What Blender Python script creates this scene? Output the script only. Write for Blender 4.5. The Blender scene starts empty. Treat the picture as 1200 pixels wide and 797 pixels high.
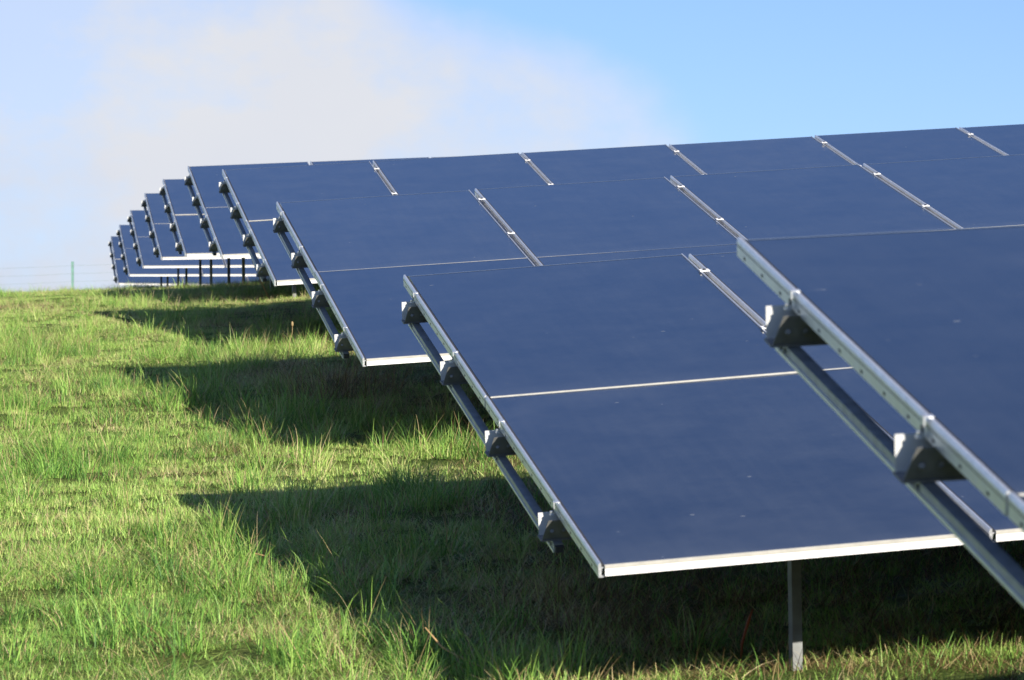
import bpy, math, random
import numpy as np
from mathutils import Matrix, Vector

random.seed(7)
rng = np.random.default_rng(7)
scene = bpy.context.scene
COL = scene.collection
R = math.radians

# ------------------------------------------------------------------ camera data (fitted to the photograph)
F_PX, PITCH, ROLL = 4700.67, R(3.0053), R(-0.6773)
AZ = R(7.4978)
cF = np.array([0, math.cos(PITCH), math.sin(PITCH)])
cZ = np.array([0, -math.sin(PITCH), math.cos(PITCH)])
cX = np.array([1.0, 0, 0])
cR = cX * math.cos(ROLL) + cZ * math.sin(ROLL)
cU = cZ * math.cos(ROLL) - cX * math.sin(ROLL)

# table: low-left corner, row slope, tilt, number of columns, clearance trim
TABLES = [
    ((1.31, 5.08, -0.585), 2.79, 15.19, 5),
    ((0.29, 12.98, -0.05), 4.27, 14.37, 6),
    ((-0.77, 21.16, 1.02), 3.67, 14.24, 7),
    ((-1.72, 29.38, 2.00), 3.38, 14.48, 9),
    ((-2.69, 37.45, 2.80), 2.28, 14.62, 9),
    ((-3.70, 45.67, 3.43), 1.07, 14.71, 9),
    ((-4.70, 53.97, 4.01), 0.70, 14.68, 9),
    ((-5.72, 62.35, 4.50), 0.27, 14.49, 9),
    ((-6.74, 70.77, 4.96), -0.08, 14.40, 9),
    ((-7.76, 79.20, 5.38), -0.84, 14.75, 9),
]
PW, PH = 1.30, 2.60           # pitch of the panels along the row / up the slope
SUN_TRAVEL_AZ, SUN_EL = R(-30.48), R(21.01)

# ------------------------------------------------------------------ small helpers
def vnoise(x, y, seed=0):
    """smooth value noise in [-1, 1], vectorised"""
    x = np.asarray(x, float); y = np.asarray(y, float)
    xi = np.floor(x).astype(np.int64); yi = np.floor(y).astype(np.int64)
    fx = x - xi; fy = y - yi
    fx = fx * fx * (3 - 2 * fx); fy = fy * fy * (3 - 2 * fy)
    def h(a, b):
        n = (a * 374761393 + b * 668265263 + seed * 1442695041) & 0xFFFFFFFF
        n = ((n ^ (n >> 13)) * 1274126177) & 0xFFFFFFFF
        return ((n ^ (n >> 16)) & 0xFFFF) / 32767.5 - 1
    a = h(xi, yi) * (1 - fx) + h(xi + 1, yi) * fx
    b = h(xi, yi + 1) * (1 - fx) + h(xi + 1, yi + 1) * fx
    return a * (1 - fy) + b * fy

def fbm(x, y, seed=0, octv=3):
    s = 0; a = 1; t = 0
    for o in range(octv):
        s = s + a * vnoise(np.asarray(x) * 2 ** o + 17.3 * o, np.asarray(y) * 2 ** o - 9.1 * o, seed + o)
        t += a; a *= 0.5
    return s / t

KY = np.array([-400., -60, -8, 0, 5, 13, 21, 29, 37.5, 46, 54, 62, 79, 100, 140, 260, 700, 1500])
KZ = np.array([-16., -6.2, -2.618, -1.834, -1.343, -.566, .425, 1.405, 2.31, 3.025, 3.53, 3.97, 4.86, 5.93, 6.2, 1.0, -20, -50])
def cubic(xs, ys):                      # monotone-ish Hermite slopes
    d = np.gradient(ys, xs)
    def f(x):
        x = np.clip(x, xs[0], xs[-1])
        i = np.clip(np.searchsorted(xs, x) - 1, 0, len(xs) - 2)
        h = xs[i + 1] - xs[i]; t = (x - xs[i]) / h
        return ((2 * t**3 - 3 * t**2 + 1) * ys[i] + (t**3 - 2 * t**2 + t) * h * d[i]
                + (-2 * t**3 + 3 * t**2) * ys[i + 1] + (t**3 - t**2) * h * d[i + 1])
    return f
prof = cubic(KY, KZ)
def ground_base(x, y):
    x = np.asarray(x, float); y = np.asarray(y, float)
    xl = 1.31 + (np.clip(y, 0, 110) - 5.08) * (-7.76 - 1.31) / (79.2 - 5.08)
    dx = x - xl
    dxs = 25 * np.tanh(dx / 25)
    sp = 0.4 * np.logaddexp(0, dxs / 0.4)
    return prof(y) + 0.0170 * dxs + (0.0551 - 0.0170) * sp
def ground(x, y):
    z = ground_base(x, y)
    near = np.exp(-(np.maximum(np.abs(np.asarray(x, float)) - 14, 0) / 10) ** 2)
    return z + near * (0.04 * fbm(np.asarray(x) * 1.5, np.asarray(y) * 1.2, 3) + 0.016 * vnoise(np.asarray(x) * 5, np.asarray(y) * 5, 9))

def at(px, py, y0=8.0, y1=60.0):
    """where the sight line of a photo pixel first meets the ground"""
    d = cF + cR * (px - 600) / F_PX + cU * (398.5 - py) / F_PX
    ys = np.linspace(y0, y1, 2000); p = d[None] / d[1] * ys[:, None]
    below = p[:, 2] <= ground_base(p[:, 0], ys)
    i = int(np.argmax(below)) if below.any() else len(ys) - 1
    x, y = p[i, 0], ys[i]
    return float(x), float(y), float(ground(x, y))

class MB:
    """collects boxes / quads / tubes; builds ONE mesh object"""
    def __init__(s): s.v = []; s.f = []; s.m = []
    def add(s, vs, fs, m=0):
        b = len(s.v); s.v += [tuple(v) for v in vs]; s.f += [tuple(b + i for i in f) for f in fs]; s.m += [m] * len(fs)
    def box(s, x0, x1, y0, y1, z0, z1, m=0):
        s.add([(x0,y0,z0),(x1,y0,z0),(x1,y1,z0),(x0,y1,z0),(x0,y0,z1),(x1,y0,z1),(x1,y1,z1),(x0,y1,z1)],
              [(0,3,2,1),(4,5,6,7),(0,1,5,4),(1,2,6,5),(2,3,7,6),(3,0,4,7)], m)
    def prism(s, pts, a0, a1, axis, m=0):
        """closed profile pts extruded along axis ('x': pts=(y,z), 'y': pts=(x,z), 'z': pts=(x,y)); a0/a1 may be per-point lists"""
        n = len(pts)
        A0 = a0 if isinstance(a0, (list, tuple)) else [a0] * n
        A1 = a1 if isinstance(a1, (list, tuple)) else [a1] * n
        def P(p, a): return {'x': (a, p[0], p[1]), 'y': (p[0], a, p[1]), 'z': (p[0], p[1], a)}[axis]
        vs = [P(p, a) for p, a in zip(pts, A0)] + [P(p, a) for p, a in zip(pts, A1)]
        fs = [(i, (i + 1) % n, n + (i + 1) % n, n + i) for i in range(n)] + [tuple(range(n))[::-1], tuple(range(n, 2 * n))]
        s.add(vs, fs, m)
    def tube(s, pts, radii, seg=6, m=0):
        pts = [Vector(p) for p in pts]; n = len(pts)
        if not isinstance(radii, (list, tuple)): radii = [radii] * n
        vs = []; fs = []
        for i, p in enumerate(pts):
            t = (pts[min(i + 1, n - 1)] - pts[max(i - 1, 0)]).normalized()
            a = t.orthogonal().normalized() if i == 0 else (prev - t * prev.dot(t)).normalized()
            prev = a; b = t.cross(a)
            for k in range(seg):
                w = 2 * math.pi * k / seg
                vs.append(p + (a * math.cos(w) + b * math.sin(w)) * radii[i])
        for i in range(n - 1):
            for k in range(seg):
                k2 = (k + 1) % seg
                fs.append((i * seg + k, i * seg + k2, (i + 1) * seg + k2, (i + 1) * seg + k))
        fs += [tuple(range(seg))[::-1], tuple(range((n - 1) * seg, n * seg))]
        s.add(vs, fs, m)
    def mesh(s, name, mats, smooth=False, fix=True):
        me = bpy.data.meshes.new(name); me.from_pydata(s.v, [], s.f)
        for m in (mats if isinstance(mats, (list, tuple)) else [mats]): me.materials.append(m)
        me.polygons.foreach_set('material_index', s.m)
        if fix:
            import bmesh
            bm = bmesh.new(); bm.from_mesh(me); bmesh.ops.recalc_face_normals(bm, faces=bm.faces); bm.to_mesh(me); bm.free()
        if smooth: me.polygons.foreach_set('use_smooth', [True] * len(me.polygons))
        me.update(); return me

def link(name, data, parent=None, loc=(0, 0, 0)):
    o = bpy.data.objects.new(name, data); COL.objects.link(o); o.location = loc
    if parent is not None: o.parent = parent
    return o
def tag(o, label=None, cat=None, group=None, kind=None):
    if label: o['label'] = label
    if cat: o['category'] = cat
    if group: o['group'] = group
    if kind: o['kind'] = kind
    return o

# ------------------------------------------------------------------ materials
def new_mat(name):
    m = bpy.data.materials.new(name); m.use_nodes = True
    nt = m.node_tree; return m, nt, nt.nodes['Principled BSDF']
def N(nt, t, **kw):
    n = nt.nodes.new(t)
    for k, v in kw.items(): setattr(n, k, v)
    return n
def ramp(nt, stops, interp='LINEAR'):
    r = N(nt, 'ShaderNodeValToRGB'); e = r.color_ramp.elements; r.color_ramp.interpolation = interp
    while len(e) < len(stops): e.new(0.5)
    for i, (p, c) in enumerate(stops):
        e[i].position = p; e[i].color = (*c, 1) if len(c) == 3 else c
    return r
def noise(nt, vec, scale, detail=3, rough=0.55):
    n = N(nt, 'ShaderNodeTexNoise'); n.inputs['Scale'].default_value = scale
    n.inputs['Detail'].default_value = detail; n.inputs['Roughness'].default_value = rough
    if vec is not None: nt.links.new(vec, n.inputs['Vector'])
    return n

def metal(name, col, rough, metallic=1.0, var=0.15, scale=30.):
    m, nt, b = new_mat(name); L = nt.links
    tc = N(nt, 'ShaderNodeTexCoord'); n = noise(nt, tc.outputs['Object'], scale, 4)
    lo = tuple(c * (1 - var) for c in col); hi = tuple(min(1, c * (1 + var)) for c in col)
    r = ramp(nt, [(0.3, lo), (0.7, hi)]); L.new(n.outputs['Fac'], r.inputs['Fac']); L.new(r.outputs['Color'], b.inputs['Base Color'])
    n2 = noise(nt, tc.outputs['Object'], scale * 4, 3)
    r2 = ramp(nt, [(0.3, (rough * .8,) * 3), (0.7, (min(1, rough * 1.25),) * 3)]); L.new(n2.outputs['Fac'], r2.inputs['Fac'])
    L.new(r2.outputs['Color'], b.inputs['Roughness'])
    b.inputs['Metallic'].default_value = metallic
    return m
ALU = metal('aluminium', (0.74, 0.75, 0.76), 0.42, 0.75, 0.06)
ALU_EDGE = metal('edge_aluminium', (0.86, 0.84, 0.80), 0.5, 0.15, 0.05, 12.)
GALV = metal('galvanised_steel', (0.36, 0.38, 0.39), 0.5, 0.75, 0.18, 18.)
POSTM = metal('weathered_post_steel', (0.15, 0.155, 0.15), 0.5, 0.45, 0.25, 14.)
PURL = metal('shaded_zinc', (0.19, 0.19, 0.18), 0.6, 0.2, 0.22, 25.)  # purlin zinc, the shade below the panels put into its darker colour
LIT_WEB = metal('sunlit_zinc', (0.50, 0.50, 0.48), 0.6, 0.2, 0.12, 25.)  # paler copy of the purlin zinc, sunlight painted onto the far web
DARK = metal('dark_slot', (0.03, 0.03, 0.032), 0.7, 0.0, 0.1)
TAN = metal('sealing_strip', (0.42, 0.40, 0.35), 0.6, 0.0, 0.12, 20.)
GREENPAINT = metal('green_powder_coat', (0.12, 0.24, 0.19), 0.5, 0.0, 0.15, 10.)
WIRE = metal('fence_wire_steel', (0.30, 0.36, 0.36), 0.5, 0.3, 0.1)

def glass_mat():
    m, nt, b = new_mat('thin_film_glass'); L = nt.links
    tc = N(nt, 'ShaderNodeTexCoord'); oi = N(nt, 'ShaderNodeObjectInfo')
    sh = N(nt, 'ShaderNodeVectorMath', operation='MULTIPLY_ADD'); L.new(tc.outputs['Object'], sh.inputs[0]); sh.inputs[1].default_value = (1, 1, 1)
    cm = N(nt, 'ShaderNodeVectorMath', operation='SCALE'); L.new(oi.outputs['Location'], cm.inputs[0]); cm.inputs['Scale'].default_value = 3.7
    L.new(cm.outputs[0], sh.inputs[2])
    vec = sh.outputs[0]
    # dust film, uneven; specks and bird marks
    d1 = noise(nt, vec, 3.2, 7, 0.68)
    st = N(nt, 'ShaderNodeMapping'); L.new(vec, st.inputs[0]); st.inputs['Scale'].default_value = (26., 1.1, 1.)
    stn = noise(nt, st.outputs[0], 1.0, 4, .6)
    sy = N(nt, 'ShaderNodeSeparateXYZ'); L.new(tc.outputs['Object'], sy.inputs[0])
    low = ramp(nt, [(0.0, (.10,) * 3), (0.012, (.04,) * 3), (0.06, (.012,) * 3), (0.25, (0, 0, 0))]); lw = N(nt, 'ShaderNodeMath', operation='MULTIPLY'); L.new(sy.outputs['Y'], lw.inputs[0]); lw.inputs[1].default_value = 1 / 2.6; L.new(lw.outputs[0], low.inputs['Fac'])
    dsum = N(nt, 'ShaderNodeMath', operation='MULTIPLY_ADD'); L.new(stn.outputs['Fac'], dsum.inputs[0]); dsum.inputs[1].default_value = .32; dsum.inputs[2].default_value = -.16
    dmix = N(nt, 'ShaderNodeMath', operation='ADD'); L.new(d1.outputs['Fac'], dmix.inputs[0]); L.new(dsum.outputs[0], dmix.inputs[1])
    rnd = N(nt, 'ShaderNodeMath', operation='MULTIPLY_ADD'); L.new(oi.outputs['Random'], rnd.inputs[0]); rnd.inputs[1].default_value = .22; rnd.inputs[2].default_value = -.11
    dmx = N(nt, 'ShaderNodeMath', operation='ADD'); L.new(dmix.outputs[0], dmx.inputs[0]); L.new(rnd.outputs[0], dmx.inputs[1]); d2 = noise(nt, vec, 420., 2, 0.5)
    sp = noise(nt, vec, 21., 2, 0.6)
    spk = ramp(nt, [(0.0, (0, 0, 0)), (0.735, (0, 0, 0)), (0.83, (.7, .7, .7))]); L.new(sp.outputs['Fac'], spk.inputs['Fac'])
    vo = N(nt, 'ShaderNodeTexVoronoi'); vo.inputs['Scale'].default_value = 3.3; L.new(vec, vo.inputs['Vector'])
    wob = noise(nt, vec, 60., 3, .6)
    va = N(nt, 'ShaderNodeMath', operation='MULTIPLY_ADD'); L.new(wob.outputs['Fac'], va.inputs[0]); va.inputs[1].default_value = 0.05; L.new(vo.outputs['Distance'], va.inputs[2])
    bird = ramp(nt, [(0.0, (1, 1, 1)), (0.046, (.6, .6, .6)), (0.064, (0, 0, 0))]); L.new(va.outputs[0], bird.inputs['Fac'])
    mxs = N(nt, 'ShaderNodeMath', operation='MAXIMUM'); L.new(spk.outputs['Color'], mxs.inputs[0]); L.new(bird.outputs['Color'], mxs.inputs[1])
    dr = ramp(nt, [(0.22, (0.012,) * 3), (0.5, (0.042,) * 3), (0.8, (0.085,) * 3)]); L.new(dmx.outputs[0], dr.inputs['Fac'])
    drl = N(nt, 'ShaderNodeMath', operation='ADD'); L.new(dr.outputs['Color'], drl.inputs[0]); L.new(low.outputs['Color'], drl.inputs[1])
    d2r = ramp(nt, [(0.35, (0.6,) * 3), (0.7, (1.5,) * 3)]); L.new(d2.outputs['Fac'], d2r.inputs['Fac'])
    dm = N(nt, 'ShaderNodeMath', operation='MULTIPLY'); L.new(drl.outputs[0], dm.inputs[0]); L.new(d2r.outputs['Color'], dm.inputs[1])
    sm = N(nt, 'ShaderNodeMath', operation='MULTIPLY_ADD'); L.new(mxs.outputs[0], sm.inputs[0]); sm.inputs[1].default_value = 0.35; L.new(dm.outputs[0], sm.inputs[2])
    mix = N(nt, 'ShaderNodeMix', data_type='RGBA'); L.new(sm.outputs[0], mix.inputs['Factor'])
    mix.inputs['A'].default_value = (0.006, 0.011, 0.022, 1); mix.inputs['B'].default_value = (0.40, 0.42, 0.43, 1)
    L.new(mix.outputs['Result'], b.inputs['Base Color'])
    rr = N(nt, 'ShaderNodeMath', operation='MULTIPLY_ADD'); L.new(sm.outputs[0], rr.inputs[0]); rr.inputs[1].default_value = 0.8; rr.inputs[2].default_value = 0.10
    L.new(rr.outputs[0], b.inputs['Roughness'])
    b.inputs['IOR'].default_value = 1.6
    return m
GLASS = glass_mat()
def border_mat():
    m, nt, b = new_mat('glass_border')
    b.inputs['Base Color'].default_value = (0.15, 0.18, 0.22, 1); b.inputs['Roughness'].default_value = 0.3
    return m
BORDER = border_mat()

def grass_mat(name, stops, trans=0.35, rough=0.5):
    """blade colour from a per-blade value, the clump's own tint and where the clump grows"""
    m, nt, b = new_mat(name); L = nt.links
    a = N(nt, 'ShaderNodeAttribute', attribute_name='blade')
    t = N(nt, 'ShaderNodeAttribute', attribute_name='tint', attribute_type='INSTANCER')
    ad = N(nt, 'ShaderNodeMath', operation='ADD'); L.new(a.outputs['Fac'], ad.inputs[0]); L.new(t.outputs['Fac'], ad.inputs[1])
    r = ramp(nt, stops); L.new(ad.outputs[0], r.inputs['Fac'])
    L.new(r.outputs['Color'], b.inputs['Base Color'])
    b.inputs['Roughness'].default_value = rough; b.inputs['Specular IOR Level'].default_value = 0.35
    tr = N(nt, 'ShaderNodeBsdfTranslucent'); L.new(r.outputs['Color'], tr.inputs['Color'])
    mx = N(nt, 'ShaderNodeMixShader'); mx.inputs[0].default_value = trans
    L.new(b.outputs[0], mx.inputs[1]); L.new(tr.outputs[0], mx.inputs[2])
    L.new(mx.outputs[0], nt.nodes['Material Output'].inputs['Surface'])
    return m
GRASS = grass_mat('grass_blade', [(0.0, (0.07, 0.165, 0.034)), (0.25, (0.165, 0.34, 0.058)), (0.5, (0.335, 0.52, 0.10)),
                                  (0.72, (0.52, 0.60, 0.19)), (0.86, (0.60, 0.52, 0.23)), (1.0, (0.55, 0.42, 0.24))], 0.2)
STRAW = grass_mat('dry_grass_blade', [(0.0, (0.10, 0.065, 0.03)), (0.35, (0.24, 0.155, 0.07)), (0.65, (0.44, 0.33, 0.15)), (1.0, (0.58, 0.47, 0.26))], 0.2, 0.6)
STALK = grass_mat('straw_stalk', [(0.0, (0.42, 0.25, 0.10)), (1.0, (0.55, 0.37, 0.17))], 0.1, 0.6)
RUST = grass_mat('rusty_blade', [(0.0, (0.20, 0.045, 0.012)), (1.0, (0.30, 0.08, 0.02))], 0.2, 0.6)

def soil_mat():
    m, nt, b = new_mat('meadow_soil'); L = nt.links
    tc = N(nt, 'ShaderNodeTexCoord')
    n1 = noise(nt, tc.outputs['Object'], 1.3, 5); n2 = noise(nt, tc.outputs['Object'], 38., 4)
    r1 = ramp(nt, [(0.3, (0.07, 0.10, 0.024)), (0.55, (0.12, 0.16, 0.035)), (0.8, (0.17, 0.14, 0.06))]); L.new(n1.outputs['Fac'], r1.inputs['Fac'])
    r2 = ramp(nt, [(0.3, (0.5, 0.5, 0.5)), (0.7, (1.3, 1.3, 1.3))]); L.new(n2.outputs['Fac'], r2.inputs['Fac'])
    mx = N(nt, 'ShaderNodeMix', data_type='RGBA', blend_type='MULTIPLY'); mx.inputs['Factor'].default_value = 1
    L.new(r1.outputs['Color'], mx.inputs['A']); L.new(r2.outputs['Color'], mx.inputs['B']); L.new(mx.outputs['Result'], b.inputs['Base Color'])
    bp = N(nt, 'ShaderNodeBump'); bp.inputs['Distance'].default_value = 0.03; L.new(n2.outputs['Fac'], bp.inputs['Height']); L.new(bp.outputs[0], b.inputs['Normal'])
    b.inputs['Roughness'].default_value = 0.95; b.inputs['Specular IOR Level'].default_value = 0.1
    return m
SOIL = soil_mat()

# ------------------------------------------------------------------ ground sheet
def graded(lo, flo, fhi, hi, step, g=1.35):
    a = list(np.arange(flo, fhi + 1e-6, step)); s = step
    while a[-1] < hi: s *= g; a.append(a[-1] + s)
    s = step; b = []
    x = flo
    while x > lo: s *= g; x -= s; b.append(x)
    return np.array(b[::-1] + a)
gx = graded(-1200, -13, 13, 1200, 0.2); gy = graded(-400, 6, 62, 1500, 0.25)
X, Y = np.meshgrid(gx, gy); Z = ground(X, Y)
nx, ny = len(gx), len(gy)
verts = np.stack([X.ravel(), Y.ravel(), Z.ravel()], 1)
i = np.arange(nx - 1)[None] + (np.arange(ny - 1) * nx)[:, None]; i = i.ravel()
quads = np.stack([i, i + 1, i + nx + 1, i + nx], 1)
me = bpy.data.meshes.new('ground'); me.from_pydata(verts.tolist(), [], quads.tolist()); me.materials.append(SOIL)
me.polygons.foreach_set('use_smooth', [True] * len(me.polygons))
tag(link('ground', me), 'grassy hillside meadow rising to a crest behind the rows', 'ground', kind='structure')

# ------------------------------------------------------------------ grass blades
def blades(n, rad, h, w, lean, curl, seg=4, centre=(0, 0), spread=0.0, power=1.0):
    """n curved tapered blades; returns verts, faces, blade random per vertex"""
    rr = rad * rng.random(n) ** (0.5 * power); ph = rng.random(n) * 2 * np.pi
    bx = centre[0] + rr * np.cos(ph); by = centre[1] + rr * np.sin(ph)
    H = h[0] + (h[1] - h[0]) * rng.random(n) ** 1.3
    Wd = w[0] + (w[1] - w[0]) * rng.random(n)
    az = rng.random(n) * 2 * np.pi
    az = np.where(rng.random(n) < spread, ph + rng.normal(0, 0.5, n), az)
    th = np.abs(rng.normal(lean[0], lean[1], n)); cu = np.abs(rng.normal(curl[0], curl[1], n))
    t = np.linspace(0, 1, seg + 1)
    ang = np.minimum(th[:, None] + cu[:, None] * t[None] ** 1.4, 2.6)
    ds = H[:, None] / seg
    sx = np.concatenate([np.zeros((n, 1)), np.cumsum(np.sin(ang[:, :-1]) * ds, 1)], 1)
    sz = np.concatenate([np.zeros((n, 1)), np.cumsum(np.cos(ang[:, :-1]) * ds, 1)], 1)
    side = az + np.pi / 2 + rng.normal(0, 0.5, n)
    cx = bx[:, None] + sx * np.cos(az)[:, None]; cy = by[:, None] + sx * np.sin(az)[:, None]; cz = sz - 0.008
    cz = np.maximum(cz, 0.004 + 0.01 * rng.random((n, 1)) - 0.02 * (t[None] < .01))
    wd = Wd[:, None] * (1 - 0.92 * t[None] ** 1.6) * 0.5
    L_ = np.stack([cx - wd * np.cos(side)[:, None], cy - wd * np.sin(side)[:, None], cz], 2)
    R_ = np.stack([cx + wd * np.cos(side)[:, None], cy + wd * np.sin(side)[:, None], cz], 2)
    V = np.stack([L_, R_], 2).reshape(-1, 3)               # blade, level, (l, r)
    base = (np.arange(n) * (seg + 1) * 2)[:, None] + (np.arange(seg) * 2)[None]
    Q = np.stack([base, base + 1, base + 3, base + 2], 2).reshape(-1, 4)
    bl = np.repeat(rng.random(n), (seg + 1) * 2)
    return V, Q, bl
def merge(parts):
    V = []; Q = []; B = []; o = 0
    for v, q, b in parts:
        V.append(v); Q.append(q + o); B.append(b); o += len(v)
    return np.concatenate(V), np.concatenate(Q), np.concatenate(B)
def blade_mesh(name, parts, mats, split=None):
    V, Q, B = merge(parts)
    me = bpy.data.meshes.new(name)
    me.from_pydata(V.tolist(), [], Q.tolist())
    for m in mats: me.materials.append(m)
    if split is not None:
        mi = np.concatenate([np.full(len(p[1]), k) for p, k in zip(parts, split)]); me.polygons.foreach_set('material_index', mi.astype(np.int32))
    at_ = me.attributes.new('blade', 'FLOAT', 'POINT'); at_.data.foreach_set('value', B.astype(np.float32))
    me.polygons.foreach_set('use_smooth', [True] * len(me.polygons)); me.update()
    return me
def sc(p, a, b):
    """squeeze the per-blade value into [a, b]"""
    return p[0], p[1], a + (b - a) * p[2]

clumps = bpy.data.collections.new('grass_clumps')           # source shapes of the grass, used only through the grass object
def add_clump(k, parts, split=None):
    o = bpy.data.objects.new('grass_clump_%02d' % k, blade_mesh('grass_clump', parts, [GRASS, STRAW], split)); clumps.objects.link(o)
# 0-3 fine short turf, 4-7 medium, 8-10 tall tufts, 11-12 dead matted, 13-14 flattened
for k in range(4):
    add_clump(k, [sc(blades(130, 0.14, (0.022, 0.06), (0.0018, 0.0036), (0.6, 0.4), (0.7, 0.5), 3), .2, .62),
                  sc(blades(12, 0.13, (0.03, 0.07), (0.002, 0.004), (1.0, 0.3), (0.4, 0.3), 3), .2, .95)], [0, 1])
for k in range(4, 8):
    add_clump(k, [sc(blades(85, 0.14, (0.035, 0.10), (0.002, 0.0042), (0.65, 0.4), (1.1, 0.6), 4), .1, .62),
                  sc(blades(9, 0.13, (0.06, 0.15), (0.002, 0.004), (0.7, 0.4), (0.8, 0.5), 4), .3, 1.0)], [0, 1])
for k in range(8, 11):
    add_clump(k, [sc(blades(75, 0.10, (0.08, 0.24), (0.0026, 0.0052), (0.4, 0.3), (1.1, 0.5), 5, spread=.7), .05, .55),
                  sc(blades(12, 0.10, (0.10, 0.30), (0.002, 0.004), (0.5, 0.3), (0.9, 0.5), 5, spread=.5), .3, 1.0)], [0, 1])
for k in range(11, 13):
    add_clump(k, [sc(blades(55, 0.14, (0.06, 0.20), (0.002, 0.004), (1.15, 0.3), (0.4, 0.3), 4), .1, 1.),
                  sc(blades(14, 0.14, (0.05, 0.13), (0.002, 0.004), (0.5, 0.3), (0.7, 0.4), 4), .3, .8)], [1, 0])
for k in range(13, 15):
    add_clump(k, [sc(blades(60, 0.14, (0.08, 0.19), (0.002, 0.0042), (1.05, 0.3), (0.9, 0.4), 5), .15, .75),
                  sc(blades(10, 0.14, (0.08, 0.20), (0.002, 0.004), (1.1, 0.3), (0.5, 0.4), 4), .3, 1.)], [0, 1])

def near(spots_, x, y):
    g_ = np.zeros(len(x))
    for px, py, rx in spots_:
        a_ = at(px, py); ry = rx * 1.6
        g_ = np.maximum(g_, np.exp(-((x - a_[0]) / rx) ** 2 - ((y - a_[1]) / ry) ** 2))
    return g_
# scatter: denser close to the camera
pts = []; kinds = []; tints = []; scales = []
def field(y0, y1, dens, xm=1.6):
    n_ = 0
    ymid = np.arange(y0, y1, 1.0)
    for yy in ymid:
        w = yy * 0.136 + xm
        n = int(dens * 2 * w)
        x = rng.uniform(-w, w, n); y = yy + rng.random(n)
        pts.append(np.stack([x, y, ground(x, y)], 1))
field(11, 20, 75); field(20, 32, 52); field(32, 50, 40); field(50, 60, 12)
P = np.concatenate(pts); n = len(P); x, y = P[:, 0], P[:, 1]
xl = 1.31 + (y - 5.08) * (-7.76 - 1.31) / (79.2 - 5.08)
a = fbm(x * .9, y * .55, 21); b_ = fbm(x * 1.6, y * 1.1, 33); c_ = fbm(x * .5, y * .35, 47)
r_ = rng.random(n)
kind = rng.integers(0, 4, n)
med = (a + 0.35 * rng.normal(size=n)) > 0.02; kind = np.where(med, rng.integers(4, 8, n), kind)
tall = (b_ + 0.22 * rng.normal(size=n)) > np.where(y > 16, 0.46, 0.66); kind = np.where(tall, rng.integers(8, 11, n), kind)
flat = (c_ + 0.5 * a + 0.3 * rng.normal(size=n)) > 0.42; kind = np.where(flat & ~tall, rng.integers(13, 15, n), kind)
# dead growth gathers along and under the table ends
dx = x - xl
row_end = np.exp(-((dx + 0.1) / 0.8) ** 2)
deadn = fbm(x * 1.3 + 5, y * .9, 61)
dead = (deadn + 0.50 * row_end * (y > 16) + 0.3 * rng.normal(size=n)) > 0.72
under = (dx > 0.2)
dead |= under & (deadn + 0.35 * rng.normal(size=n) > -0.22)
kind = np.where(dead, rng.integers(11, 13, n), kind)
lush = near([(250, 472, .45), (345, 500, .5), (225, 420, .35), (330, 415, .4), (480, 585, .3), (555, 530, .35), (120, 455, .4), (60, 560, .25), (290, 700, .22), (240, 640, .2), (400, 770, .25), (560, 780, .4), (30, 420, .5), (430, 510, .4), (320, 345, .5), (230, 345, .4)], x, y)
is_l = rng.random(n) < lush * .5; kind = np.where(is_l, rng.integers(8, 11, n), kind)
brown = near([(300, 372, .5), (400, 462, .4), (300, 335, .5), (440, 480, .4), (760, 735, .6), (640, 720, .5), (20, 362, .5), (110, 505, .15), (210, 350, .3), (440, 345, .6), (40, 720, .12)], x, y)
kind = np.where(rng.random(n) < brown * .95, rng.integers(11, 13, n), kind); tall = tall | is_l
tint = 0.16 * fbm(x * .8, y * .5, 71) + 0.10 * rng.normal(size=n) + 0.10 + 0.10 * np.clip(row_end, 0, 1) + 0.06 * np.clip((y - 25) / 20, 0, 1)
tint = np.where(tall, tint - 0.10, tint)
tint = np.where(dead & (dx > 0.3), tint - 0.30, tint)  # dead grass under the tables also tinted darker to deepen the shade
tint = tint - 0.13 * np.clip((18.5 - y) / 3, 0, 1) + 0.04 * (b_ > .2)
scl = rng.uniform(0.75, 1.2, n) * np.where(y > 30, 1.05, 1.0)
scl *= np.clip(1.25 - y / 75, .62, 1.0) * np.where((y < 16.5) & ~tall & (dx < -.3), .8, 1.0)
rot = np.stack([rng.normal(0, .08, n), rng.normal(0, .08, n), rng.random(n) * 6.283], 1)
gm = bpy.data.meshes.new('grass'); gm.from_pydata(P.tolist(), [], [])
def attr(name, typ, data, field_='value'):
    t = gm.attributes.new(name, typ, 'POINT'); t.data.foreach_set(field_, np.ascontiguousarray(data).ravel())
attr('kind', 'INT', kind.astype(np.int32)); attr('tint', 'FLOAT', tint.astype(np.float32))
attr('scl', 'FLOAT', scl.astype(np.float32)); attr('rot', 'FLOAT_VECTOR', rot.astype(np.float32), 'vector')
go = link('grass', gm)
tag(go, 'uneven green and straw coloured meadow grass all over the slope', 'grass', kind='stuff')
ng = bpy.data.node_groups.new('grass_scatter', 'GeometryNodeTree')
ng.interface.new_socket('Geometry', in_out='INPUT', socket_type='NodeSocketGeometry')
ng.interface.new_socket('Geometry', in_out='OUTPUT', socket_type='NodeSocketGeometry')
gi = ng.nodes.new('NodeGroupInput'); gout = ng.nodes.new('NodeGroupOutput')
iop = ng.nodes.new('GeometryNodeInstanceOnPoints'); ci = ng.nodes.new('GeometryNodeCollectionInfo')
ci.inputs['Collection'].default_value = clumps; ci.inputs['Separate Children'].default_value = True; ci.inputs['Reset Children'].default_value = True
def named(nm, typ):
    q = ng.nodes.new('GeometryNodeInputNamedAttribute'); q.data_type = typ; q.inputs['Name'].default_value = nm; return q.outputs['Attribute']
e2r = ng.nodes.new('FunctionNodeEulerToRotation')
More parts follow.
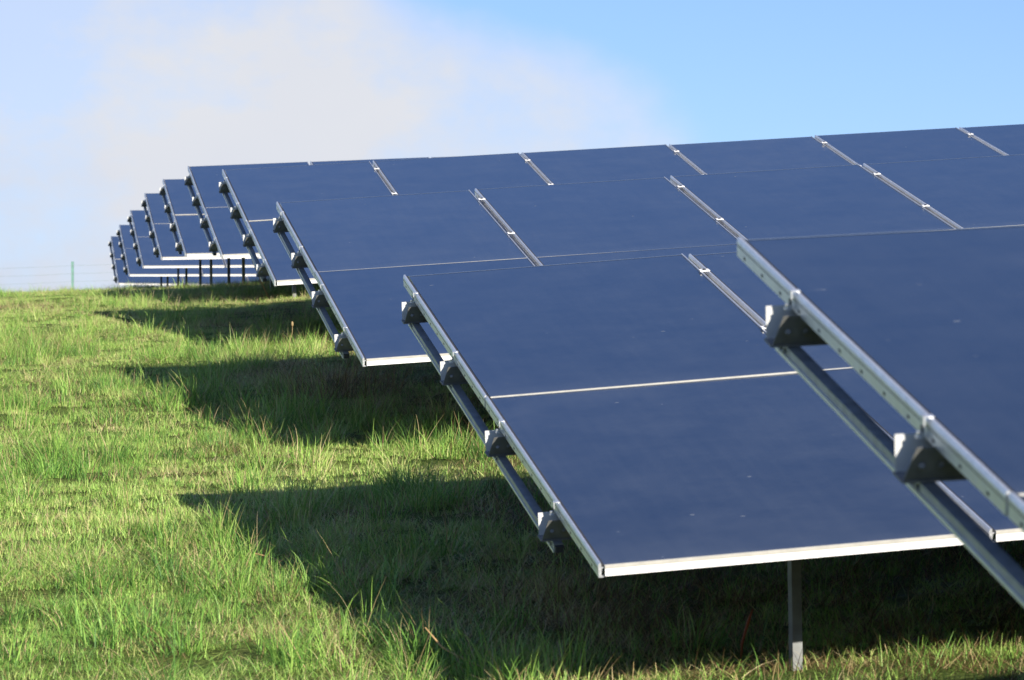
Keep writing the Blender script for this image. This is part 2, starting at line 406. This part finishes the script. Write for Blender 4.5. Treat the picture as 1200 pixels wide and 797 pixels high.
ng.links.new(named('rot', 'FLOAT_VECTOR'), e2r.inputs[0]); ng.links.new(e2r.outputs[0], iop.inputs['Rotation'])
ng.links.new(named('scl', 'FLOAT'), iop.inputs['Scale']); ng.links.new(named('kind', 'INT'), iop.inputs['Instance Index'])
iop.inputs['Pick Instance'].default_value = True
ng.links.new(gi.outputs[0], iop.inputs['Points']); ng.links.new(ci.outputs[0], iop.inputs['Instance']); ng.links.new(iop.outputs[0], gout.inputs[0])
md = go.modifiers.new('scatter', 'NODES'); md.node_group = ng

# ------------------------------------------------------------------ single plants that stand out
def plant(name, px, py, parts, mats, split, label, cat, group=None):
    p = at(px, py)
    o = link(name, blade_mesh(name, parts, mats, split), None, p)
    return tag(o, label, cat, group)
G = 'tall tufts standing out of the meadow'
plant('grass_tuft', 480, 588, [sc(blades(170, .12, (.13, .30), (.0035, .0065), (.3, .22), (.8, .45), 6, spread=.8), -.02, .38)], [GRASS], None,
      'dark green arching tuft left of the two lowest brackets of the large sharp table', 'grass tuft', G)
plant('grass_tuft', 62, 562, [sc(blades(110, .14, (.08, .18), (.003, .006), (.35, .25), (.9, .4), 5, spread=.8), .02, .45)], [GRASS], None,
      'low dark tuft of grass at the left edge halfway down the lawn', 'grass tuft', G)
plant('grass_tuft', 235, 455, [sc(blades(150, .16, (.14, .36), (.003, .006), (.3, .25), (.7, .4), 6, spread=.6), .1, .6),
                               sc(blades(14, .14, (.15, .38), (.0025, .004), (.4, .3), (.6, .4), 6), .3, 1)], [GRASS, STRAW], [0, 1],
      'tall loose tuft of grass growing in the shadow of the third table', 'grass tuft', G)
plant('grass_tuft', 345, 492, [sc(blades(150, .22, (.12, .34), (.003, .006), (.3, .25), (.8, .4), 6, spread=.5), .12, .65)], [GRASS], None,
      'light green tuft of long blades in front of the brown weed clump', 'grass tuft', G)
plant('grass_tuft', 150, 735, [sc(blades(120, .10, (.08, .17), (.004, .008), (.4, .25), (.9, .4), 5, spread=.7), .08, .42)], [GRASS], None,
      'broad bladed bluish green tuft in the sunny lower left of the lawn', 'grass tuft', G)
plant('grass_tuft', 640, 800, [sc(blades(90, .16, (.08, .22), (.003, .006), (.25, .25), (.7, .4), 5), .25, .75),
                               sc(blades(16, .16, (.08, .2), (.003, .005), (.4, .3), (.6, .4), 5), .3, 1)], [GRASS, STRAW], [0, 1],
      'sunlit fringe of upright blades at the bottom edge under the sharp near table', 'grass tuft', G)
plant('weed_clump', 395, 468, [sc(blades(420, .42, (.2, .5), (.0025, .0045), (.7, .35), (.6, .5), 6, spread=.6), .1, .75),
                               sc(blades(40, .3, (.1, .3), (.003, .005), (.4, .3), (.7, .4), 5), .1, .6)], [STRAW, GRASS], [0, 1],
      'brown tangle of dead weeds beside the lowest bracket of the third table', 'weeds')
plant('weed_clump', 735, 735, [sc(blades(260, .40, (.15, .36), (.002, .0035), (1.0, .3), (.5, .4), 6), 0, .5)], [STRAW], None,
      'brown matted dead weeds in the dark shade under the sharp near table', 'weeds')
def stalk(name, px, py, pts_, rad, mat, label, cat='stalk', head=None):
    mb = MB(); mb.tube(pts_, rad, 6)
    if head: mb.tube(head[0], head[1], 8)
    me = mb.mesh(name, mat, True); a_ = me.attributes.new('blade', 'FLOAT', 'POINT'); a_.data.foreach_set('value', [.5] * len(me.vertices))
    tag(link(name, me, None, at(px, py)), label, cat)
stalk('straw_stalk', 318, 662, [(-.07, 0, .055), (-.03, .01, .045), (0, 0, .036), (.05, -.01, .02)], .0035, STALK, 'short straw coloured stalk lying on the shaded grass left of the sharp near table')
stalk('straw_stalk', 545, 790, [(-.14, .02, .17), (-.08, 0, .10), (-.02, 0, .065), (.08, -.02, .02), (.12, -.02, .0)], [.003, .004, .004, .0035, .003], STALK, 'long bent straw stalk leaning in shaded grass near the bottom edge')
stalk('seed_head', 338, 425, [(0, 0, 0), (.01, 0, .12), (.03, 0, 0.2), (.03, 0, .24)], .0024, STRAW, 'thin stem with a pale round seed head beside the third table', 'seed head',
      ([(.03, 0, .235), (.03, 0, .25), (.03, 0, .265), (.03, 0, .275)], [.004, .009, .009, .004]))
stalk('dead_stick', 298, 352, [(.16, 0, -.02), (.08, .02, .16), (-.02, .02, .40)], [.008, .007, .005], STALK, 'pale dead stick leaning beside the posts at the crest', 'stick')
mb_r = MB(); mb_r.prism([(-.005, 0), (0, .001), (.005, 0), (0, -.001)], 0, .01, 'z')
rb = [(0, 0, 0), (.005, 0, .09), (.03, 0, .17), (.045, 0, .21)]
stalk('rusty_blade', 868, 775, rb, [.003, .005, .006, .002], RUST, 'rust red blade of dock standing left of the lit post foot', 'plant')

# ------------------------------------------------------------------ solar tables: shared meshes, local x along the row, y up the slope, z out of the glass
WG = PW - 0.055; HG = PH - 0.012
mb = MB()
bd = 0.009
mb.box(0.0, WG, 0.004, HG, -0.008, -0.001, 0)
mb.add([(0.0, HG - bd, 0), (WG, HG - bd, 0), (WG, HG, 0), (0.0, HG, 0)], [(0, 1, 2, 3)], 1)
ME_GLASS = mb.mesh('solar_panel', [GLASS, BORDER], fix=False)
def left_rail(joint, top):
    mb = MB()                                                # ridge, dark strip as painted groove shadow against the glass, deep outer web with slots
    prof_l = [(-.021, -.041), (-.021, -.003), (-.018, .007), (-.011, .007), (-.010, -.006), (-.002, -.006), (-.002, -.010), (-.008, -.011), (-.012, -.035), (-.001, -.036), (-.001, -.041)]
    mb.prism(prof_l, 0.0, HG + .004, 'y', 0)
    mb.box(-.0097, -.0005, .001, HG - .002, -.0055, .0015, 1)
    for k in range(12):
        v = 0.12 + k * 0.215
        mb.box(-.0218, -.020, v, v + .018, -.034, -.027, 1)
    mb.box(-.0215, -.0205, .002, HG, -.014, -.012, 1)
    if joint:
        mb.box(-.047, -.0215, .002, HG - (.22 if top else .0), -.030, -.026, 2)
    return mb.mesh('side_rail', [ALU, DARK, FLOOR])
FLOOR = metal('joint_floor', (0.30, 0.295, 0.28), 0.5, 0.4, 0.2, 20.)
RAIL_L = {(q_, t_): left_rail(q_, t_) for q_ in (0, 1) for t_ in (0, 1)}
mb = MB()
mb.prism([(WG + .001, -.046), (WG + .001, .004), (WG + .0065, .004), (WG + .0065, -.046)], 0.0, HG + .004, 'y', 0)
ME_RAIL_R = mb.mesh('side_rail', [ALU])
mb = MB()                                                    # bottom edge strip with a beige sealing lip
mb.prism([(-.008, -.036), (-.008, -.004), (0.003, -.004), (.003, -.009), (-.003, -.009), (-.003, -.031), (.012, -.031), (.012, -.036)], 0.0, WG, 'x', 0)
mb.box(0.0, WG, -.0075, .0035, -.0038, .0006, 1); mb.box(0.0, WG, -.0095, -.0082, -.010, -.002, 1)
ME_TRIM = mb.mesh('edge_strip', [ALU_EDGE, TAN])
mb = MB()                                                    # end clamp: clip, plate, bolt
mb.box(-.034, -.012, -.011, .011, .0075, .0100, 0); mb.box(-.034, -.0305, -.011, .011, -.030, .0072, 0)
mb.box(-.048, -.0345, -.010, .010, -.0355, -.032, 0); mb.tube([(-.041, 0, -.036), (-.041, 0, -.022)], .006, 6, 0); mb.box(-.0360, -.0342, -.007, .007, -.024, -.010, 1)
ME_CLAMP_END = mb.mesh('clamp', [ALU, DARK])
mb = MB()                                                    # mid clamp bridging the two rails of a joint
mb.box(-.057, -.014, -.022, .022, .0078, .0115, 0); mb.tube([(-.036, -.004, .0117), (-.036, -.004, .017)], .0075, 6, 1)
ME_CLAMP_MID = mb.mesh('clamp', [ALU_EDGE, DARK])
PURLIN_V = [0.84, 2.14, 3.44, 4.74]
def purlin_mesh(length):
    mb = MB(); zt, zb = -.037, -.112; th = .004
    # near web: its end is cut on the slant; far web and floor end square
    def web(yt, yb, xt, xb, m=0):
        pts = [(xb, yb, zb), (xt, yt, zt), (length, yt, zt), (length, yb, zb)]
        q = [(p[0], p[1] + th, p[2]) for p in pts]
        mb.add(pts + q, [(0, 1, 2, 3), (7, 6, 5, 4), (0, 4, 5, 1), (1, 5, 6, 2), (2, 6, 7, 3), (3, 7, 4, 0)], m)
    web(-.070, -.036, -.064, -.084)
    web(.050, .034, -.081, -.084, 1)
    for q_ in (.018, .060): mb.tube([(q_ - .07, -.0545, -.080), (q_ - .07, -.0625, -.076)], .007, 6, 0)
    mb.box(-.088, length, -.042, .042, zb - .005, zb - .0005, 0)
    mb.box(.002, length, -.092, -.0705, zt - .014, zt - .0105, 0)
    return mb.mesh('purlin', [PURL, LIT_WEB])
def rafter_mesh(PV):
    mb = MB(); v0 = PV[0] - .08
    mb.prism([(-.050, -.148), (-.050, -.1185), (-.018, -.1185), (-.018, -.148)], v0, PV[-1] + .08, 'y', 0)
    mb.box(-.048, -.020, v0 - .025, v0 - .003, -.144, -.122, 1); mb.box(-.0545, -.0505, v0, PV[-1] + .08, -.149, -.140, 2)  # bright lip added below, light reflected from the grass put into its material
    for v in PV:
        for o_ in (-.022, .022): mb.tube([(-.0500, v + o_, -.131), (-.0565, v + o_, -.131)], .0065, 6, 0)
    return mb.mesh('rafter', [GALV, DARK, ALU])
def post_mesh(h):                                            # sigma-shaped driven post, origin at its head
    mb = MB(); w, d, t = .017, .035, .004
    prof_ = [(-w, -d), (w, -d), (w, -d + .016), (w - t, -d + .016), (w - t, -d + t), (-w + t, -d + t), (-w + t, d - t), (w - t, d - t), (w - t, d - .016), (w, d - .016), (w, d), (-w, d)]
    mb.prism(prof_, -h, 0, 'z', 0)
    return mb.mesh('post', [POSTM])
def brace_mesh(a, b):
    mb = MB(); mb.tube([a, b], .016, 6); return mb.mesh('brace', [POSTM])

LABELS = [
    'nearest solar table, blurred and cut off by the right edge of the photo',
    'large sharp solar table whose white low edge hangs over a lit post foot',
    'table of solar panels directly behind the large sharp one, its low corner above brown weeds',
    'fourth table from the camera, its skyline top edge running on to the right edge',
    'fifth table from the camera, its top edge meeting the sky above the fourth table corner',
    'sixth table from the camera, on the crest, with two dark posts under its low edge',
    'seventh table from the camera, beyond the crest, between a higher and a lower neighbour',
    'eighth table from the camera, third smallest in the stepped line against the sky',
    'ninth table from the camera, next to the smallest one at the left end',
    'farthest and smallest table of solar panels, leftmost of the line, above the grass crest',
]
PITCH_K = {2: 1.006}
FIRST_POST = [1.2, .635, 1.05, 1.4, .58, .56, .56, .56, .56, .56]
for ti, (P0, slope, tilt, ncol) in enumerate(TABLES):
    s_, th = R(slope), R(tilt)
    d_ = np.array([math.cos(AZ), math.sin(AZ), 0]); n_ = np.array([-math.sin(AZ), math.cos(AZ), 0]); z_ = np.array([0, 0, 1.])
    r = d_ * math.cos(s_) + z_ * math.sin(s_); nz = -d_ * math.sin(s_) + z_ * math.cos(s_)
    u = n_ * math.cos(th) + nz * math.sin(th); w = np.cross(r, u)
    root = link('solar_table', None)
    root.empty_display_size = .2
    M = Matrix(((r[0], u[0], w[0], P0[0]), (r[1], u[1], w[1], P0[1]), (r[2], u[2], w[2], P0[2]), (0, 0, 0, 1)))
    root.matrix_world = M
    tag(root, LABELS[ti], 'solar table', 'rows of tilted solar tables on the hillside')
    length = ncol * PW
    PV = [v - (.235 if ti == 0 else 0) for v in PURLIN_V]
    for i in range(ncol):
        for j in range(2):
            p = link('solar_panel', ME_GLASS, root, (i * PW * PITCH_K.get(ti, 1.0), j * PH, 0))
            p.rotation_euler = (R(random.gauss(0, .05)), R(random.gauss(0, .05)), 0)
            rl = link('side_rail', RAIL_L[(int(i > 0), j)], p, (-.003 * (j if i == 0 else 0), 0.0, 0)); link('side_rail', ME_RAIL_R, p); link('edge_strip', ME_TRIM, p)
    for i in range(ncol):
        for v in PV:
            link('clamp', ME_CLAMP_END if i == 0 else ME_CLAMP_MID, root, (i * PW * PITCH_K.get(ti, 1.0), v + random.uniform(-.01, .01), 0))
    pm = purlin_mesh(length)
    for v in PV: link('purlin', pm, root, (0, v, 0))
    ME_RAFTER = rafter_mesh(PV)
    link('rafter', ME_RAFTER, root)
    Mi = M.inverted()
    k = FIRST_POST[ti]
    while k < ncol:
        link('rafter', ME_RAFTER, root, (k * PW, 0, 0))
        heads = []
        for v in (0.62, 3.5):
            head = Vector((k * PW - .03, v if v > .8 else .80, -.154)); hw = M @ head
            if v < .8: head = Vector((k * PW - .03, .80, -.154)); hw = M @ head
            gz = float(ground_base(hw[0], hw[1])); h = max(hw[2] - gz, .15) + .35
            o = link('post', post_mesh(h), root)
            o.matrix_parent_inverse = Matrix.Identity(4)
            o.matrix_basis = Mi @ Matrix.Translation(hw) @ Matrix.Rotation(AZ, 4, 'Z')
            heads.append(head)
        b0 = Mi @ (M @ heads[1] + Vector((0, 0, -.45)))
        link('brace', brace_mesh(b0, heads[1] + Vector((0, -.75, 0))), root)
        k += 2.5

# ------------------------------------------------------------------ fence beyond the crest
fy = 100.0
fr = link('wire_fence', None, None, (-10.96, fy, float(ground_base(-10.96, fy))))
tag(fr, 'thin wire fence with a green post beyond the crest, left of the farthest table', 'fence')
fx0 = -10.96
spots = [fx0 + k * 2.9 for k in range(-4, 5)]
def gl(x): return float(ground_base(x, fy)) - fr.location.z
for xx in spots:
    mb = MB(); mb.prism([(-.03, -.03), (.03, -.03), (.03, .03), (-.03, .03)], gl(xx) - .4, gl(xx) + 1.40, 'z'); mb.box(-.034, .034, -.034, .034, gl(xx) + 1.401, gl(xx) + 1.42)
    link('post', mb.mesh('fence_post', [GREENPAINT]), fr, (xx - fx0, 0, 0))
for kz in (1.32, 1.12, .92, .72, .52, .32, .12):
    mb = MB(); L_ = []
    for xx in np.linspace(spots[0], spots[-1], 41): L_.append((xx - fx0, -.036, gl(xx) + kz - .02 * abs(math.sin((xx - fx0) / 2.9 * math.pi))))
    mb.tube(L_, .0035, 5); link('wire', mb.mesh('wire', [WIRE], True), fr)

# ------------------------------------------------------------------ light, sky, camera
sd = Vector((math.sin(SUN_TRAVEL_AZ) * math.cos(SUN_EL), math.cos(SUN_TRAVEL_AZ) * math.cos(SUN_EL), -math.sin(SUN_EL)))
sun = bpy.data.lights.new('sun', 'SUN'); sun.energy = 5.0; sun.angle = R(0.5); sun.color = (1.0, 0.94, 0.84)
so = link('sun', sun); so.rotation_euler = sd.to_track_quat('-Z', 'Y').to_euler(); so.location = (20, -40, 30)

wd = bpy.data.worlds.new('World'); scene.world = wd; wd.use_nodes = True
nt = wd.node_tree; L = nt.links; bg = nt.nodes['Background']
sky = N(nt, 'ShaderNodeTexSky', sky_type='NISHITA'); sky.sun_disc = False
sky.sun_elevation = SUN_EL; sky.sun_rotation = math.pi + SUN_TRAVEL_AZ
sky.air_density = 1.0; sky.dust_density = 0.4; sky.ozone_density = 2.0; sky.altitude = 300
grade = N(nt, 'ShaderNodeMix', data_type='RGBA', blend_type='MULTIPLY'); grade.inputs['Factor'].default_value = 1
L.new(sky.outputs[0], grade.inputs['A']); grade.inputs['B'].default_value = (0.69, 0.79, 1.12, 1); L.new(grade.outputs['Result'], bg.inputs['Color']); bg.inputs['Strength'].default_value = 0.079
tc = N(nt, 'ShaderNodeTexCoord'); sep = N(nt, 'ShaderNodeSeparateXYZ'); L.new(tc.outputs['Generated'], sep.inputs[0])
def mth(op, a, b=None, c=None):
    q = N(nt, 'ShaderNodeMath', operation=op)
    for i_, v in enumerate((a, b, c)):
        if v is None: continue
        if isinstance(v, (int, float)): q.inputs[i_].default_value = v
        else: L.new(v, q.inputs[i_])
    return q.outputs[0]
# a bank of morning cloud low in the north-west: distance to its slanting edge, broken up by noise
mp = N(nt, 'ShaderNodeMapping'); L.new(tc.outputs['Generated'], mp.inputs[0]); mp.inputs['Scale'].default_value = (1, 1, 1.5)
n1 = noise(nt, mp.outputs[0], 13., 6, .55); n2 = noise(nt, mp.outputs[0], 22., 5, .6)
edge = mth('MULTIPLY_ADD', sep.outputs['Z'], -1.45, 0.187)          # x of the edge at this height
dist = mth('SUBTRACT', edge, sep.outputs['X'])
dist = mth('MULTIPLY_ADD', mth('SUBTRACT', n1.outputs['Fac'], .5), 0.075, dist)
mr = N(nt, 'ShaderNodeMapRange', interpolation_type='SMOOTHSTEP'); L.new(dist, mr.inputs['Value'])
mr.inputs['From Min'].default_value = -0.013; mr.inputs['From Max'].default_value = 0.034
thin = ramp(nt, [(0.34, (0.55,) * 3), (0.56, (1.0,) * 3)])
# the bank thins out towards its high left end, where blue shows through
hl = mth('MULTIPLY', mth('SUBTRACT', mth('MULTIPLY_ADD', sep.outputs['Z'], 1.0, -.092), mth('ADD', sep.outputs['X'], .09)), 3.0)
L.new(mth('SUBTRACT', n2.outputs['Fac'], mth('MINIMUM', mth('MAXIMUM', hl, 0.0), .22)), thin.inputs['Fac'])
front = mth('GREATER_THAN', sep.outputs['Y'], 0.0)
mask = mth('MULTIPLY', mth('MULTIPLY', mr.outputs[0], thin.outputs['Color']), front)
bg2 = N(nt, 'ShaderNodeBackground'); cr = ramp(nt, [(.25, (.68, .75, .89)), (.48, (.79, .82, .90)), (.66, (.83, .85, .905))]); n3 = noise(nt, mp.outputs[0], 9., 4, .5)
L.new(mth('MULTIPLY_ADD', sep.outputs['X'], 1.3, mth('ADD', n3.outputs['Fac'], .06)), cr.inputs['Fac']); L.new(cr.outputs['Color'], bg2.inputs['Color']); bg2.inputs['Strength'].default_value = 0.535
mxw = N(nt, 'ShaderNodeMixShader'); L.new(mask, mxw.inputs[0]); L.new(bg.outputs[0], mxw.inputs[1]); L.new(bg2.outputs[0], mxw.inputs[2])
L.new(mxw.outputs[0], nt.nodes['World Output'].inputs['Surface'])

cam = bpy.data.cameras.new('camera'); co = link('camera', cam); scene.camera = co
cam.sensor_width = 36; cam.lens = F_PX / 1200 * 36; cam.clip_start = .1; cam.clip_end = 4000
co.matrix_world = Matrix(((cR[0], cU[0], -cF[0], 0), (cR[1], cU[1], -cF[1], 0), (cR[2], cU[2], -cF[2], 0), (0, 0, 0, 1)))
cam.dof.use_dof = True; cam.dof.focus_distance = 22.0; cam.dof.aperture_fstop = 11.0
vs = scene.view_settings; vs.view_transform = 'Standard'; vs.look = 'None'; vs.gamma = 1; vs.exposure = 0.8; vs.use_curve_mapping = False
scene.cycles.max_bounces = 6; scene.cycles.transparent_max_bounces = 4
scene.render.resolution_x = 1024; scene.render.resolution_y = 680
